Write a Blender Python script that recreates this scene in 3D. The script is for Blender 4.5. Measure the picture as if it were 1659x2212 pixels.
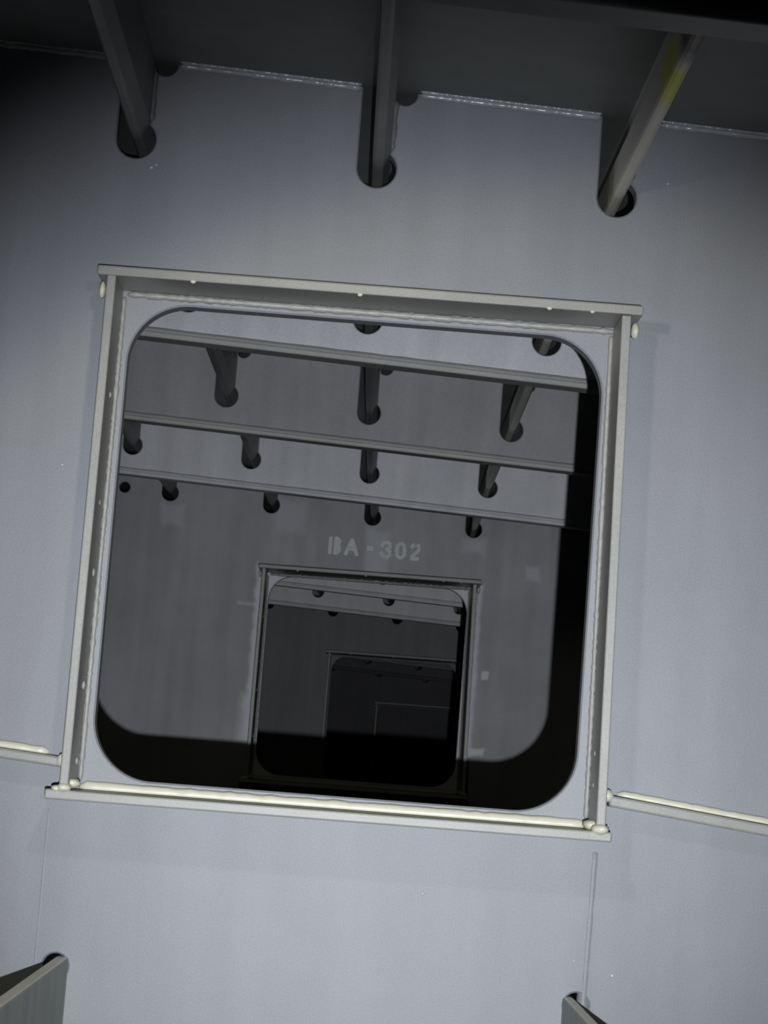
import bpy, bmesh, math, random
from mathutils import Vector, Matrix
from mathutils.geometry import tessellate_polygon

for o in list(bpy.data.objects): bpy.data.objects.remove(o)
scene = bpy.context.scene
C = scene.collection
random.seed(7)

# ------------------------------------------------------------------ camera
FH = 0.42                     # eye height of the lens above the tank bottom plating
cam_d = bpy.data.cameras.new('camera'); cam = bpy.data.objects.new('camera', cam_d); C.objects.link(cam)
R = Matrix(((0.99683503, -0.07874826, -0.0108916),
            (-0.01918894, -0.10539006, -0.9942458),
            (0.07714726, 0.99130805, -0.1065676)))
cam.matrix_world = Matrix.Translation((0, 0, FH)) @ R.to_4x4()
cam_d.sensor_fit = 'HORIZONTAL'; cam_d.sensor_width = 24.0; cam_d.lens = 5000 / 1659 * 24.0
cam_d.clip_start = 0.02; cam_d.clip_end = 60
cam_d.dof.use_dof = True; cam_d.dof.focus_distance = 3.6; cam_d.dof.aperture_fstop = 24
scene.camera = cam

# ------------------------------------------------------------------ world, exposure
w = bpy.data.worlds.new('dark_tank_air'); scene.world = w; w.use_nodes = True
w.node_tree.nodes['Background'].inputs[0].default_value = (0.55, 0.6, 0.7, 1)
w.node_tree.nodes['Background'].inputs[1].default_value = 0.003
scene.view_settings.view_transform = 'Standard'; scene.view_settings.look = 'None'
scene.view_settings.gamma = 1; scene.view_settings.use_curve_mapping = False
scene.view_settings.exposure = 0.0

# ------------------------------------------------------------------ lights
TORCH_E, LAMP_E = 370.0, 6.2
def aim(o, src, dst):
    o.location = src
    o.rotation_euler = (Vector(dst) - Vector(src)).to_track_quat('-Z', 'Y').to_euler()
# cool hand torch just below and right of the lens
ld = bpy.data.lights.new('torch_light', 'SPOT'); ld.energy = TORCH_E; ld.color = (0.93, 0.96, 1.0)
ld.spot_size = math.radians(34.0); ld.spot_blend = 1.0; ld.shadow_soft_size = 0.006
lo = bpy.data.objects.new('torch_light', ld); C.objects.link(lo)
aim(lo, (0.046, -0.3, FH - 0.109), (0.08, 3.0, FH + 0.04))
# warm head lamp of the person at work in the same bay, above and left of the lens
ld = bpy.data.lights.new('head_lamp_light', 'SPOT'); ld.energy = LAMP_E; ld.color = (1.0, 0.93, 0.68)
ld.spot_size = math.radians(96); ld.spot_blend = 0.3; ld.shadow_soft_size = 0.03
lo = bpy.data.objects.new('head_lamp_light', ld); C.objects.link(lo)
aim(lo, (-0.10, 1.99, FH + 0.61), (0.20, 3.0, FH - 0.14))

# ------------------------------------------------------------------ stations along the tank
SP = 1.062
DX = {0: 0, 1: .0015, 2: .0175, 3: .033, 4: .057, 5: .09, 6: .132, 7: .179, 8: .2446, 9: .31, 10: .385, 11: .465, 12: .555}
DZ = {0: 0, 1: -.0015, 2: -.0095, 3: -.015, 4: -.020, 5: -.030, 6: -.043, 7: -.057, 8: -.073, 9: -.10, 10: -.13, 11: -.165, 12: -.20}
def YK(k): return 3.0 + SP * k
def off(k): return DX.get(k, 0.0), DZ.get(k, 0.0)
XL, XR = -1.35, 1.35
PITCH = .3205
def ceil_z(x): return .8850 - .0425 * x
BARS = (-2, -1, 0, 1)
def bar_x(i): return -.012 + PITCH * i

# ------------------------------------------------------------------ materials
def principled(name, base, rough=.5, spec=.5, metal=0.0):
    m = bpy.data.materials.new(name); m.use_nodes = True
    b = m.node_tree.nodes['Principled BSDF']
    b.inputs['Base Color'].default_value = (*base, 1); b.inputs['Roughness'].default_value = rough
    b.inputs['Specular IOR Level'].default_value = spec; b.inputs['Metallic'].default_value = metal
    return m, m.node_tree, b
def paint(name, a, b_, scale=2.2, rough=.5, bump=.12, fine=240, streak=True, spec=.5, amt=1.0, patches=()):
    """marine epoxy: two close tints mixed by soft noise, run streaks, orange-peel bump"""
    m, nt, bs = principled(name, a, rough, spec)
    N, L = nt.nodes, nt.links
    tc = N.new('ShaderNodeTexCoord')
    n1 = N.new('ShaderNodeTexNoise'); n1.inputs['Scale'].default_value = scale; n1.inputs['Detail'].default_value = 5
    n1.inputs['Roughness'].default_value = .6
    L.new(tc.outputs['Object'], n1.inputs['Vector'])
    rp = N.new('ShaderNodeMapRange'); rp.inputs[1].default_value = .35; rp.inputs[2].default_value = .68
    L.new(n1.outputs['Fac'], rp.inputs[0])
    mx = N.new('ShaderNodeMix'); mx.data_type = 'RGBA'
    mx.inputs[6].default_value = (*a, 1); mx.inputs[7].default_value = (*b_, 1)
    L.new(rp.outputs[0], mx.inputs[0])
    col = mx.outputs[2]
    if streak:
        mp = N.new('ShaderNodeMapping'); mp.inputs['Scale'].default_value = (14, 14, 1.3)
        L.new(tc.outputs['Object'], mp.inputs[0])
        n2 = N.new('ShaderNodeTexNoise'); n2.inputs['Scale'].default_value = 1.6; n2.inputs['Detail'].default_value = 3
        L.new(mp.outputs[0], n2.inputs['Vector'])
        r2 = N.new('ShaderNodeMapRange'); r2.inputs[1].default_value = .3; r2.inputs[2].default_value = .75
        r2.inputs[3].default_value = 1.0 - .10 * amt; r2.inputs[4].default_value = 1.0 + .07 * amt
        L.new(n2.outputs['Fac'], r2.inputs[0])
        vm = N.new('ShaderNodeVectorMath'); vm.operation = 'SCALE'
        L.new(col, vm.inputs[0]); L.new(r2.outputs[0], vm.inputs['Scale']); col = vm.outputs[0]
    if patches:            # brushed touch-up coats of lighter paint with ragged borders
        sx = N.new('ShaderNodeSeparateXYZ'); L.new(tc.outputs['Object'], sx.inputs[0])
        nz = N.new('ShaderNodeTexNoise'); nz.inputs['Scale'].default_value = 22; nz.inputs['Detail'].default_value = 4
        L.new(tc.outputs['Object'], nz.inputs['Vector'])
        jit = N.new('ShaderNodeMath'); jit.operation = 'MULTIPLY_ADD'; jit.inputs[1].default_value = .024; jit.inputs[2].default_value = -.012
        L.new(nz.outputs['Fac'], jit.inputs[0])
        for (px, pz, hw, hh, soft, st, pc) in patches:
            def dist(out, c, h):
                s = N.new('ShaderNodeMath'); s.operation = 'SUBTRACT'; L.new(out, s.inputs[0]); s.inputs[1].default_value = c
                ab = N.new('ShaderNodeMath'); ab.operation = 'ABSOLUTE'; L.new(s.outputs[0], ab.inputs[0])
                d = N.new('ShaderNodeMath'); d.operation = 'SUBTRACT'; L.new(ab.outputs[0], d.inputs[0]); d.inputs[1].default_value = h
                return d.outputs[0]
            mxx = N.new('ShaderNodeMath'); mxx.operation = 'MAXIMUM'
            L.new(dist(sx.outputs['X'], px, hw), mxx.inputs[0]); L.new(dist(sx.outputs['Z'], pz, hh), mxx.inputs[1])
            ad = N.new('ShaderNodeMath'); ad.operation = 'ADD'; L.new(mxx.outputs[0], ad.inputs[0]); L.new(jit.outputs[0], ad.inputs[1])
            mr = N.new('ShaderNodeMapRange'); mr.interpolation_type = 'SMOOTHSTEP'
            mr.inputs[1].default_value = -soft; mr.inputs[2].default_value = soft
            mr.inputs[3].default_value = st; mr.inputs[4].default_value = 0
            L.new(ad.outputs[0], mr.inputs[0])
            q = N.new('ShaderNodeMix'); q.data_type = 'RGBA'; L.new(mr.outputs[0], q.inputs[0]); L.new(col, q.inputs[6])
            q.inputs[7].default_value = (*pc, 1); col = q.outputs[2]
    gr = N.new('ShaderNodeTexNoise'); gr.inputs['Scale'].default_value = 420; gr.inputs['Detail'].default_value = 2
    L.new(tc.outputs['Object'], gr.inputs['Vector'])
    gm = N.new('ShaderNodeMapRange'); gm.inputs[1].default_value = .25; gm.inputs[2].default_value = .75
    gm.inputs[3].default_value = .90; gm.inputs[4].default_value = 1.10; L.new(gr.outputs['Fac'], gm.inputs[0])
    gs = N.new('ShaderNodeVectorMath'); gs.operation = 'SCALE'; L.new(col, gs.inputs[0]); L.new(gm.outputs[0], gs.inputs['Scale'])
    col = gs.outputs[0]
    L.new(col, bs.inputs['Base Color'])
    n3 = N.new('ShaderNodeTexNoise'); n3.inputs['Scale'].default_value = fine; n3.inputs['Detail'].default_value = 3
    L.new(tc.outputs['Object'], n3.inputs['Vector'])
    n4 = N.new('ShaderNodeTexNoise'); n4.inputs['Scale'].default_value = 9; n4.inputs['Detail'].default_value = 2
    L.new(tc.outputs['Object'], n4.inputs['Vector'])
    b1 = N.new('ShaderNodeBump'); b1.inputs['Strength'].default_value = bump; b1.inputs['Distance'].default_value = .0008
    L.new(n3.outputs['Fac'], b1.inputs['Height'])
    b2 = N.new('ShaderNodeBump'); b2.inputs['Strength'].default_value = .25; b2.inputs['Distance'].default_value = .004
    L.new(n4.outputs['Fac'], b2.inputs['Height']); L.new(b1.outputs[0], b2.inputs['Normal'])
    L.new(b2.outputs[0], bs.inputs['Normal'])
    return m
GREY_A, GREY_B = (.29, .30, .335), (.325, .34, .38)
M_wall = paint('grey_epoxy_paint', GREY_A, GREY_B, 1.6, .48, amt=.6)
M_ceil = paint('deck_grey_paint', (.20, .215, .215), (.235, .25, .25), 2.0, .55)
LP = (.80, .82, .89)
M_ba = paint('patched_grey_paint', (.35, .36, .38), (.46, .47, .50), 3.2, .5, amt=1.2, patches=(
    (-.583, FH + .715, .035, .032, .012, .30, LP), (.068, FH + .648, .036, .068, .014, .35, LP), (.368, FH + .692, .034, .022, .014, .32, LP),
    (.050, FH + .243, .322, .324, .003, .9, LP),
    (-.21, FH + .74, .05, .05, .02, .3, LP), (-.293, FH + .30, .008, .28, .010, .95, LP), (-.30, FH + .10, .018, .07, .02, .8, LP),
    (.399, FH + .30, .007, .265, .008, .95, LP), (.435, FH + .288, .011, .013, .004, .95, LP), (.42, FH + .048, .026, .010, .006, .95, LP),
    (-.325, FH + .455, .03, .004, .006, .7, LP), (.56, FH + .62, .02, .02, .01, .5, LP)))
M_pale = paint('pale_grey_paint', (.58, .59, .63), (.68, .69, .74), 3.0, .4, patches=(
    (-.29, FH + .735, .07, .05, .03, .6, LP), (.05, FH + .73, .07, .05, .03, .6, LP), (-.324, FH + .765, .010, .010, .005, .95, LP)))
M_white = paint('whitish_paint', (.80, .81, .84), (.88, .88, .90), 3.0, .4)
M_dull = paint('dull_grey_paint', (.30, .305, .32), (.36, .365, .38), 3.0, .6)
M_bar = paint('stiffener_grey_paint', (.20, .205, .21), (.25, .255, .255), 6.0, .5)
M_frame = paint('ivory_grey_paint', (.36, .365, .355), (.42, .42, .405), 8.0, .42, streak=False)
M_weld, _, _b = principled('weld_painted_ivory', (.84, .83, .68), .32, .6)
M_light = paint('stencil_white_paint', (.95, .97, .93), (.78, .82, .80), 60, .6, streak=False)

# ------------------------------------------------------------------ mesh helpers
def link(name, bm, m, parent=None, smooth=False):
    bmesh.ops.recalc_face_normals(bm, faces=bm.faces)
    me = bpy.data.meshes.new(name); bm.to_mesh(me); bm.free()
    if m: me.materials.append(m)
    if smooth:
        for p in me.polygons: p.use_smooth = True
    o = bpy.data.objects.new(name, me); C.objects.link(o)
    if parent: o.parent = parent
    return o
def tag(o, label=None, cat=None, group=None, kind=None):
    for k, v in (('label', label), ('category', cat), ('group', group), ('kind', kind)):
        if v: o[k] = v
    return o
def thing(name, loc, label, cat, group=None):
    o = bpy.data.objects.new(name, None); C.objects.link(o); o.location = loc; o.empty_display_size = .05
    return tag(o, label, cat, group)
def arc(cx, cz, r, a0, a1, n):
    return [(cx + r * math.cos(math.radians(a0 + (a1 - a0) * t / n)), cz + r * math.sin(math.radians(a0 + (a1 - a0) * t / n))) for t in range(n + 1)]
def round_rect(x0, x1, z0, z1, r, n=14):
    return (arc(x1 - r, z0 + r, r, -90, 0, n) + arc(x1 - r, z1 - r, r, 0, 90, n) +
            arc(x0 + r, z1 - r, r, 90, 180, n) + arc(x0 + r, z0 + r, r, 180, 270, n))
def offset_loop(loop, c, outward):
    """move each vertex of a closed loop by c into the plate"""
    n = len(loop); area = sum(loop[i][0] * loop[(i + 1) % n][1] - loop[(i + 1) % n][0] * loop[i][1] for i in range(n))
    s = 1 if area > 0 else -1
    if outward: s = -s
    out = []
    for i in range(n):
        p, q, r_ = Vector(loop[i - 1]), Vector(loop[i]), Vector(loop[(i + 1) % n])
        a = (q - p).normalized(); b = (r_ - q).normalized()
        na = Vector((-a.y, a.x)) * s; nb = Vector((-b.y, b.x)) * s
        v = (na + nb)
        v = v.normalized() / max(.5, v.normalized().dot(na)) if v.length > 1e-6 else na
        out.append((q.x + v.x * c, q.y + v.y * c))
    return out
def clean(loop):
    out = []
    for p in loop:
        if not out or (abs(p[0] - out[-1][0]) + abs(p[1] - out[-1][1])) > 1e-5: out.append(p)
    if abs(out[0][0] - out[-1][0]) + abs(out[0][1] - out[-1][1]) < 1e-5: out.pop()
    return out
def plate(outline, holes, y0, th, cham=.0022):
    """upright steel plate in the xz plane, front face at y0 - th/2, with burnt holes and eased front edges"""
    bm = bmesh.new(); loops = [clean(outline)] + [clean(h) for h in holes]
    yf, yb = y0 - th / 2, y0 + th / 2
    front = [offset_loop(l, cham, i > 0) for i, l in enumerate(loops)]
    def ring(ls, y): return [[bm.verts.new((p[0], y, p[1] + FH)) for p in l] for l in ls]
    rf = ring(front, yf); rc = ring(loops, yf + cham); rb = ring(loops, yb)
    for rings, src in ((rf, front), (rb, loops)):
        tris = tessellate_polygon([[Vector((p[0], p[1], 0)) for p in l] for l in src])
        flat = [v for r_ in rings for v in r_]
        for t in tris:
            try: bm.faces.new([flat[i] for i in t])
            except ValueError: pass
    for a, b in ((rf, rc), (rc, rb)):
        for la, lb in zip(a, b):
            n = len(la)
            for i in range(n):
                try: bm.faces.new((la[i], la[(i + 1) % n], lb[(i + 1) % n], lb[i]))
                except ValueError: pass
    return bm
def add_box(bm, x0, x1, y0, y1, z0, z1, bev=0.0, sx=0.0, sz=0.0):
    """box; sz = rise of z per x, sx = drift of x per z"""
    t = bmesh.new()
    vs = bmesh.ops.create_cube(t, size=1)['verts']
    for v in vs:
        x = x0 + (v.co.x + .5) * (x1 - x0); y = y0 + (v.co.y + .5) * (y1 - y0); z = z0 + (v.co.z + .5) * (z1 - z0)
        v.co = (x, y, z + FH)
    if bev: bmesh.ops.bevel(t, geom=list(t.edges), offset=bev, segments=2, affect='EDGES', profile=.5)
    for v in t.verts:
        x, z = v.co.x, v.co.z
        v.co.z += sz * (x - x0); v.co.x += sx * (z - FH - z0)
    me = bpy.data.meshes.new('t'); t.to_mesh(me); t.free(); bm.from_mesh(me); bpy.data.meshes.remove(me)
def add_bead(bm, p, q, r, n=None, squash=(1, 1, 1), wob=.25, sides=8, taper=True):
    """weld bead: rippled tube from p to q"""
    p, q = Vector(p), Vector(q); L = (q - p).length; n = n or max(4, int(L / (r * 1.3)))
    d = (q - p).normalized(); up = Vector((0, 1, 0)) if abs(d.y) < .9 else Vector((0, 0, 1))
    a = d.cross(up).normalized(); b = d.cross(a)
    prev = None
    for i in range(n + 1):
        c = p + (q - p) * i / n; rr = r * (1 + wob * (random.random() - .5))
        if taper and i in (0, n): rr *= .35
        ring = [bm.verts.new(c + (a * math.cos(2 * math.pi * s / sides) + b * math.sin(2 * math.pi * s / sides)) * rr + Vector((0, 0, FH))) for s in range(sides)]
        if prev:
            for s in range(sides): bm.faces.new((prev[s], prev[(s + 1) % sides], ring[(s + 1) % sides], ring[s]))
        else: bm.faces.new(ring)
        prev = ring
    bm.faces.new(prev)
def add_blob(bm, c, r, sc=(1, 1, 1)):
    t = bmesh.new(); bmesh.ops.create_icosphere(t, subdivisions=2, radius=r)
    for v in t.verts:
        k = 1 + .18 * (random.random() - .5)
        v.co = Vector((v.co.x * sc[0] * k + c[0], v.co.y * sc[1] * k + c[1], v.co.z * sc[2] * k + c[2] + FH))
    me = bpy.data.meshes.new('t'); t.to_mesh(me); t.free(); bm.from_mesh(me); bpy.data.meshes.remove(me)
def shift(pts, dx, dz): return [(p[0] + dx, p[1] + dz) for p in pts]

# slot burnt round each stiffener: straight left side, round foot, small drain scallop at the deck
def top_edge_with_slots(xl, xr):
    """points left to right along the deck line, dipping into every slot"""
    pts = [(xl, ceil_z(xl))]
    for i in BARS:
        x = bar_x(i); zc = ceil_z(x) - .108; r = .026; wf = .0168
        tl = x - r
        pts.append((tl, ceil_z(tl)))
        a1 = math.degrees(math.asin(math.sqrt(r * r - wf * wf) / r))
        pts += arc(x, zc, r, 180, 360 + a1, 26)
        zt = ceil_z(x + wf)
        pts += [(x + wf, zt - .012)]
        cx = x + wf + .0135
        pts += arc(cx, ceil_z(cx) - .002, .0165, 215, 352, 12)
        pts += [(cx + .0168, ceil_z(cx + .0168))]
    pts.append((xr, ceil_z(xr)))
    return pts

# ------------------------------------------------------------------ setting
OPEN = (-.318, .306, -.050, .572)
FLOOR = -.42
def bulkhead(k, name, m, extra=()):
    dx, dz = off(k)
    top = top_edge_with_slots(XL - dx, XR - dx)
    outline = shift(top, dx, dz) + [(XR, FLOOR), (XL, FLOOR)]
    holes = [shift(round_rect(*OPEN, .078), dx, dz)] + [shift(h, dx, dz) for h in extra]
    return tag(link(name, plate(outline, holes, YK(k) + .014, .028), m), kind='structure')
floor_holes = [arc(-.3400, -.2915, .0163, 0, 345, 23), arc(.3262, -.2915, .0165, 0, 345, 23)]
wall_front = bulkhead(0, 'wall_front', M_wall, floor_holes)
wall_mid = bulkhead(4, 'wall_middle', M_ba, [arc(-.797, .811, .017, 0, 340, 20)])
wall_back = bulkhead(8, 'wall_back', M_dull)
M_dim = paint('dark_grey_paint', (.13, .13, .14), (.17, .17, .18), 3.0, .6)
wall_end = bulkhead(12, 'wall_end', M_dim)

ST = [-3, -2, -1] + list(range(0, 14))
def ruled(name, zf, th, m):
    bm = bmesh.new(); prev = None
    for k in ST:
        dx, dz = off(min(k, 12)); ring = []
        for (x, up) in ((XL, 0), (XR, 0), (XR, 1), (XL, 1)):
            ring.append(bm.verts.new((x, YK(k), zf(x - dx) + dz + up * th + FH)))
        if prev:
            for s in range(4): bm.faces.new((prev[s], prev[(s + 1) % 4], ring[(s + 1) % 4], ring[s]))
        else: bm.faces.new(ring)
        prev = ring
    bm.faces.new(prev)
    return tag(link(name, bm, m), kind='structure')
ceiling = ruled('ceiling', ceil_z, .02, M_ceil)
bm = bmesh.new(); add_box(bm, XL, XR, YK(-3), YK(13), FLOOR - .02, FLOOR); tag(link('floor', bm, M_ceil), kind='structure')
bm = bmesh.new(); add_box(bm, XL - .02, XL, YK(-3), YK(13), FLOOR, .96); tag(link('wall_left', bm, M_ceil), kind='structure')
bm = bmesh.new(); add_box(bm, XR, XR + .02, YK(-3), YK(13), FLOOR, .96); tag(link('wall_right', bm, M_ceil), kind='structure')
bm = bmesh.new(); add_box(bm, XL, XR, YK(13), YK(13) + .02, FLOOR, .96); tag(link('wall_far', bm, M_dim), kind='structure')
# weld run between the first wall and the deck, and the two upright butt seams below the opening
M_dw, _, _ = principled('weld_grey_gloss', (.55, .57, .62), .18, .8)
for i in (-2, -1, 0, 1):
    a = bar_x(i) + .05; b = bar_x(i + 1) - .028
    for (y, dz_, r_, wb) in ((2.996, .004, .0042, .5), (2.990, .0005, .0026, .7)):
        bm = bmesh.new(); add_bead(bm, (a, y, ceil_z(a) - dz_), (b, y, ceil_z(b) - dz_), r_, wob=wb)
        link('deck_weld', bm, M_dw, wall_front, True)
bm = bmesh.new()
add_bead(bm, (.338, 3.0076, -.085), (.334, 3.0076, -.41), .0090, wob=.06)
link('butt_weld', bm, M_wall, wall_front, True)
bm = bmesh.new()
add_bead(bm, (-.366, 3.0064, -.085), (-.366, 3.0064, -.41), .0070, wob=.05)
link('butt_weld', bm, M_wall, wall_front, True)
for (x, z, r) in ((.3745, .788, .0022), (-.309, .754, .003), (-.303, .758, .0022), (.37, -.25, .003), (.32, -.235, .002), (.12, -.165, .0025), (-.39, .35, .002)):
    bm = bmesh.new(); add_blob(bm, (x, 2.9995, z), r, (1, .5, 1)); link('weld_spatter', bm, M_dw, wall_front, True)

# ------------------------------------------------------------------ web frames under the deck
def web_frame(k, m, label, fm, low=.0):
    dx, dz = off(k); zb = lambda x: .707 - .040 * x - low
    t = thing('web_frame', (dx, YK(k), FH + .70 + dz), label, 'beam', 'transverse web frames under the deck')
    top = top_edge_with_slots(XL - dx, XR - dx)
    o = shift(top, dx, dz) + [(XR, zb(XR - dx) + dz), (XL, zb(XL - dx) + dz)]
    p = link('web_plate', plate(o, [], YK(k), .012), m, t)
    bm = bmesh.new()
    add_box(bm, XL, XR, YK(k) - .026, YK(k) + .026, zb(XL - dx) + dz - .011, zb(XL - dx) + dz, .003, sz=-.040)
    f = link('face_flange', bm, fm, t)
    bm = bmesh.new()
    q = lambda x: (x, YK(k) - .008, zb(x - dx) + dz + .002)
    add_bead(bm, q(XL + .01), q(XR - .01), .008, n=90, wob=.12)
    wd = link('fillet_weld', bm, fm, t, True)
    for c in (p, f, wd): c.data.transform(Matrix.Translation(t.location).inverted())
web_frame(-1, M_bar, 'dark web frame nearest the lens, crossing the top right corner', M_bar, low=.036)
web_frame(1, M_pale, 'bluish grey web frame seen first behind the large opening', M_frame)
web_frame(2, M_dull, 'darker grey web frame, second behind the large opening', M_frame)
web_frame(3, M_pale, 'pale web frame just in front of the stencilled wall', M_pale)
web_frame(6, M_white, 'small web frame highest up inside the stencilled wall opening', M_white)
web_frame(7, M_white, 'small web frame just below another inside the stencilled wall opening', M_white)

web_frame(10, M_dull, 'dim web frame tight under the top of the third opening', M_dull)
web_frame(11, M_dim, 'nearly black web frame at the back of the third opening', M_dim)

# ------------------------------------------------------------------ deck stiffeners running through everything
PROFILE = [(.017, .112), (.017, .021), (.0085, .0005), (.004, -.0018), (-.002, -.0020), (-.0055, .0008), (-.0066, .006),
           (-.0066, .046), (-.003, .054), (.0075, .066), (.0085, .070), (.0085, .112)]
def deck_stiffener(i, label, m):
    bm = bmesh.new(); prev = None; n = len(PROFILE)
    ks = [-2.6, -2, -1, 0, 1, 2, 3, 4, 5, 6, 7, 8, 9, 10, 11, 12]
    for k in ks:
        dx, dz = off(k if k >= 0 else 0)
        x = bar_x(i); zc = ceil_z(x) - .108
        ring = [bm.verts.new((x + dx + a, YK(k), zc + dz + b + FH)) for a, b in PROFILE]
        if prev:
            for s in range(n): bm.faces.new((prev[s], prev[(s + 1) % n], ring[(s + 1) % n], ring[s]))
        else: bm.faces.new(ring)
        prev = ring
    bm.faces.new(prev)
    o = link('deck_stiffener', bm, m)
    tag(o, label, 'stiffener', 'bulb stiffeners under the deck')
    # weld joining it to the first wall
    b2 = bmesh.new(); x = bar_x(i); zc = ceil_z(x) - .108
    add_bead(b2, (x + .0185, 2.997, zc + .024), (x + .0185, 2.997, zc + .093), .004, wob=.4)
    w_ = link('fillet_weld', b2, M_bar, o, True)
    return o
M_painted_beam = paint('stiffener_painted_beam_edge', (.80, .79, .70), (.86, .84, .74), 6.0, .5, streak=False)
def paint_beam_and_shadow(m):  # paints the torch beam's yellow edge and the frame's shadow onto the bar
    nt = m.node_tree; N, L = nt.nodes, nt.links; bs = N['Principled BSDF']
    src = bs.inputs['Base Color'].links[0].from_socket
    tc = N.new('ShaderNodeTexCoord'); sp = N.new('ShaderNodeSeparateXYZ'); L.new(tc.outputs['Object'], sp.inputs[0])
    nz = N.new('ShaderNodeTexNoise'); nz.inputs['Scale'].default_value = 14; L.new(tc.outputs['Object'], nz.inputs['Vector'])
    ma = N.new('ShaderNodeMath'); ma.operation = 'MULTIPLY_ADD'; ma.inputs[1].default_value = .08
    L.new(nz.outputs['Fac'], ma.inputs[0]); L.new(sp.outputs['Y'], ma.inputs[2])
    rp = N.new('ShaderNodeValToRGB'); e = rp.color_ramp.elements
    mr = N.new('ShaderNodeMapRange'); mr.inputs[1].default_value = 2.26; mr.inputs[2].default_value = 2.76
    L.new(ma.outputs[0], mr.inputs[0]); L.new(mr.outputs[0], rp.inputs[0])
    e[0].position = 0; e[0].color = (0, 0, 0, 1); e[1].position = 1; e[1].color = (0, 0, 0, 1)
    for p_, v in ((.36, 0), (.46, 1), (.62, .8), (.76, 0)):
        q = e.new(p_); q.color = (v, v, v, 1)
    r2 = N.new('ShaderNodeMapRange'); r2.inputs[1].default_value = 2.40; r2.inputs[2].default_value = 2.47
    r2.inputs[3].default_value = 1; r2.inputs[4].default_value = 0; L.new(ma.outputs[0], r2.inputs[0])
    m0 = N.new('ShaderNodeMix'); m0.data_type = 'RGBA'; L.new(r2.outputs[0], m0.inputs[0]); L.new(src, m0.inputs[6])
    m0.inputs[7].default_value = (.14, .10, .09, 1)          # near frame's shadow put into the colour as dark brown
    mx = N.new('ShaderNodeMix'); mx.data_type = 'RGBA'; L.new(rp.outputs[0], mx.inputs[0]); L.new(m0.outputs[2], mx.inputs[6])
    mx.inputs[7].default_value = (.86, .82, .05, 1); L.new(mx.outputs[2], bs.inputs['Base Color'])
paint_beam_and_shadow(M_painted_beam)
deck_stiffener(-2, 'deck stiffener at far left, seen only through the large opening', M_bar)
deck_stiffener(-1, 'dark deck stiffener entering the left slot of the near wall', M_bar)
deck_stiffener(0, 'deck stiffener entering the middle slot of the near wall', M_bar)
deck_stiffener(1, 'ivory deck stiffener with a painted-on yellow beam edge entering the right slot', M_painted_beam)

# ------------------------------------------------------------------ flat-bar frames round the openings
def opening_frame(label, cat='opening frame'):
    t = thing('opening_frame', (0, 3.0, FH), label, cat, 'flat bar frames round the wall openings')
    inv = Matrix.Translation(t.location).inverted(); parts = []
    def part(name, bm, m, smooth=False, parent=t):
        o = link(name, bm, m, t, smooth); o.data.transform(inv); parts.append(o); return o
    Y0, Y1 = 2.900, 3.001
    bm = bmesh.new(); add_box(bm, -.3555, .342, Y0, Y1, .5855, .598, .0022, sz=.004); part('top_bar', bm, M_frame)
    bm = bmesh.new(); add_box(bm, -.3615, .346, Y0, Y1, -.079, -.0665, .0022); part('bottom_bar', bm, M_frame)
    bm = bmesh.new(); add_box(bm, -.3445, -.3330, Y0 + .001, Y1, -.0668, .586, .0018, sx=0.003); part('side_bar', bm, M_frame)
    bm = bmesh.new(); add_box(bm, .3255, .3375, Y0 + .001, Y1, -.0668, .587, .0018, sx=-.016); part('side_bar', bm, M_frame)
    # fillet welds against the wall inside the frame, then the fat beads and drips of the corners
    def bead(name, p, q, r, m, wob): b_ = bmesh.new(); add_bead(b_, p, q, r, wob=wob); part(name, b_, m, True)
    def blob(name, c, r, sc, m=M_weld): b_ = bmesh.new(); add_blob(b_, c, r, sc); part(name, b_, m, True)
    bead('wall_weld', (-.325, 2.9985, .5815), (.318, 2.9985, .583), .0042, M_frame, .5)
    bead('wall_weld', (-.3295, 2.9985, -.055), (-.3285, 2.9985, .578), .0032, M_frame, .45)
    bead('wall_weld', (.3225, 2.9985, -.055), (.313, 2.9985, .578), .0032, M_frame, .45)
    bead('bottom_weld', (-.330, 2.997, -.0625), (.324, 2.997, -.0625), .0078, M_weld, .25)
    for (x, y, z, r) in ((-.3305, 2.93, -.058, .009), (.322, 2.93, -.060, .0095), (-.3385, 2.905, -.0635, .0085), (.331, 2.905, -.064, .0105), (-.348, 2.905, -.065, .006)):
        blob('corner_weld', (x, y, z), r, (1.1, 1.6, .7))
    blob('corner_weld', (-.350, 2.93, .572), .0058, (.75, 1.2, 2.0)); blob('corner_weld', (.336, 2.93, .573), .0062, (.9, 1.2, 1.8))
    for (x, z, r) in ((-.233, .5855, .0032), (-.02, .586, .003), (.222, .588, .003), (.277, .588, .0026)): blob('weld_spatter', (x, 2.902, z), r, (1.2, 1, .8))
    for (x, z, r) in ((-.331, .44, .0035), (-.332, .21, .0045), (-.331, .066, .0045), (-.332, .30, .003), (-.331, -.03, .004), (.319, .50, .003), (.322, .3, .003), (.324, .03, .003), (.3245, -.01, .0025)):
        blob('weld_spatter', (x, 2.955, z), r, (.6, 1, 1.3), M_frame)
    return t, parts
labels = ['large ivory flat bar frame round the nearest wall opening',
          'smaller grey flat bar frame below the stencilled characters',
          'dim flat bar frame seen inside the stencilled wall opening',
          'barely lit flat bar frame in the farthest darkness']
t0, parts0 = opening_frame(labels[0])
for k, lb in ((4, labels[1]), (8, labels[2]), (12, labels[3])):
    r = t0.copy(); C.objects.link(r); dx, dz = off(k)
    r.location = (dx, YK(k), FH + dz); r['label'] = lb
    r.scale = (.985, 1.8, .985)          # deeper bars on the inner walls
    for p in parts0:
        c = p.copy(); C.objects.link(c); c.parent = r

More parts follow.
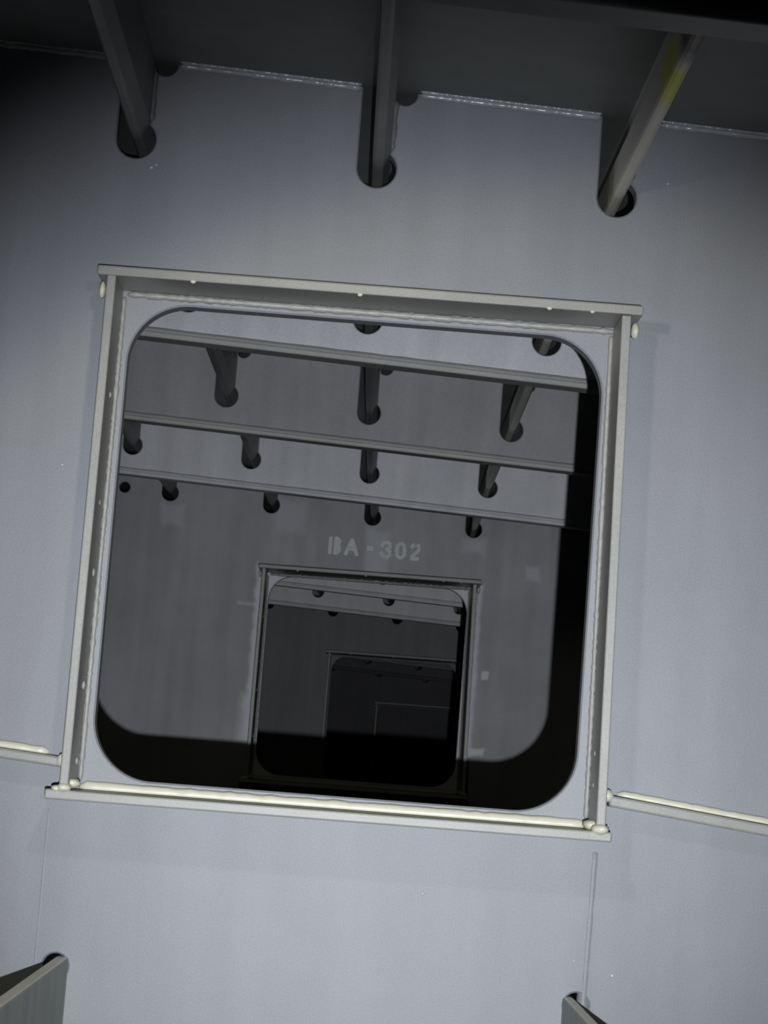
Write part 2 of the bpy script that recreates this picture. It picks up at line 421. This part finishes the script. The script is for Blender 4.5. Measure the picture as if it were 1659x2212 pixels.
# ------------------------------------------------------------------ flat bars welded along the first wall
def wall_bar(x0, x1, z0, slope, th, label, wx0, wx1):
    bm = bmesh.new(); add_box(bm, x0, x1, 2.955, 3.001, z0 - th, z0, .003, sz=slope)
    o = link('wall_stiffener', bm, M_frame); tag(o, label, 'stiffener', 'flat bars along the nearest wall')
    bm = bmesh.new(); f = lambda x: z0 + slope * (x - x0)
    add_bead(bm, (wx0, 2.997, f(wx0) + .003), (wx1, 2.997, f(wx1) + .003), .0062, wob=.2)
    link('fillet_weld', bm, M_weld, o, True)
    return o
o = wall_bar(-1.34, -.3445, .045, -.0723, .013, 'short pale flat bar meeting the opening frame at its lower left', -1.33, -.372)
bm = bmesh.new(); add_blob(bm, (-.350, 2.96, -.031), .0075, (1, 1.3, 1.2)); link('end_weld', bm, M_weld, o, True)
o = wall_bar(.346, 1.34, -.021, -.109, .0145, 'pale flat bar sloping away from the opening frame at its lower right', .360, 1.33)
bm = bmesh.new(); add_blob(bm, (.344, 2.96, -.022), .0075, (1, 1.3, 1.1)); link('end_weld', bm, M_weld, o, True)

# ------------------------------------------------------------------ bottom stiffeners coming through the wall
def bottom_stiffener(x0, x1, z, label):
    bm = bmesh.new(); add_box(bm, x0, x1, 1.2, 3.6, FLOOR - .002, z, .003)
    o = link('bottom_stiffener', bm, M_floorbar); o.data.materials.append(M_lit_edge)
    for p in o.data.polygons:
        if p.normal.z > .5: p.material_index = 1
    return tag(o, label, 'stiffener', 'upright flat bars on the tank bottom')
M_lit_edge = paint('cream_painted_lamplight', (.74, .73, .62), (.82, .81, .68), 9, .4, streak=False)  # lamp light from above put into the colour of the upward faces
M_floorbar = paint('greenish_grey_paint', (.28, .31, .28), (.36, .39, .35), 9, .5, amt=2)
bottom_stiffener(-.3405, -.3238, -.279, 'upright flat bar in the lower left corner with a black shadow')
bottom_stiffener(.3085, .3225, -.281, 'upright flat bar at the lower right with only its tip showing')

# ------------------------------------------------------------------ stencilled characters on the second wall
H = .0605; SW = .0125
def glyph_strokes():
    g = {}
    def st(*pts): return list(pts)
    # strokes as point lists in a 1-high cell; breaks are the stencil bridges
    g['B'] = (-.0855, [st((.08, 0), (.08, 1)), st((.36, 1), (.46, .97), (.54, .84), (.52, .66), (.40, .55)), st((.40, .55), (.54, .42), (.56, .22), (.47, .05), (.36, 0)), st((.35, .0), (.35, .5), (.35, 1.0))])
    g['A'] = (-.034, [st((.20, .56), (.34, .95)), st((.48, .56), (.34, .95)), st((.22, .62), (.46, .62)), st((.05, 0), (.16, .40)), st((.63, 0), (.52, .40)), st((.16, .36), (.52, .36))])
    g['-'] = (.038, [st((.02, .50), (.20, .50))])
    g['3'] = (.078, [st((.05, .74), (.12, .92), (.22, .98)), st((.33, .99), (.46, .88), (.47, .66), (.34, .53)), st((.34, .53), (.49, .38), (.47, .12), (.34, .02)), st((.22, .02), (.10, .12), (.04, .28))])
    g['0'] = (.126, [st((.05, .55), (.07, .80), (.20, .97), (.32, .97), (.43, .80), (.45, .55)), st((.05, .44), (.07, .20), (.20, .03), (.32, .03), (.43, .20), (.45, .44))])
    g['2'] = (.172, [st((.04, .70), (.09, .90), (.20, .98)), st((.30, .98), (.43, .86), (.44, .66), (.30, .44), (.10, .20), (.05, .10)), st((.02, .05), (.46, .05))])
    return g
for ch, (gx, strokes) in glyph_strokes().items():
    bm = bmesh.new()
    for si, s in enumerate(strokes):
        yt = YK(4) - .0004 - .0003 * si
        P = [Vector((gx + a * H, b * (H - SW) + SW / 2 + .6285)) for a, b in s]
        hw = SW / 2 * (1.15 if ch == '-' else .9)
        L_, R_ = [], []
        for i, p in enumerate(P):
            d = ((P[i + 1] - p) if i == 0 else (p - P[i - 1]) if i == len(P) - 1 else (P[i + 1] - P[i - 1])).normalized()
            n = Vector((-d.y, d.x)) * hw
            if i == 0 and ch != '2': p = p - d * hw * .6
            if i == len(P) - 1 and ch != '2': p = p + d * hw * .6
            L_.append(p + n); R_.append(p - n)
        vs = lambda q, y: bm.verts.new((q.x, y, q.y + FH))
        VL = [vs(q, yt) for q in L_]; VR = [vs(q, yt) for q in R_]
        for i in range(len(P) - 1): bm.faces.new((VL[i], VR[i], VR[i + 1], VL[i + 1]))
    bmesh.ops.remove_doubles(bm, verts=bm.verts, dist=1e-6)
    link('stencil_character', bm, M_light, wall_mid)['label'] = 'faded white stencilled character ' + ch
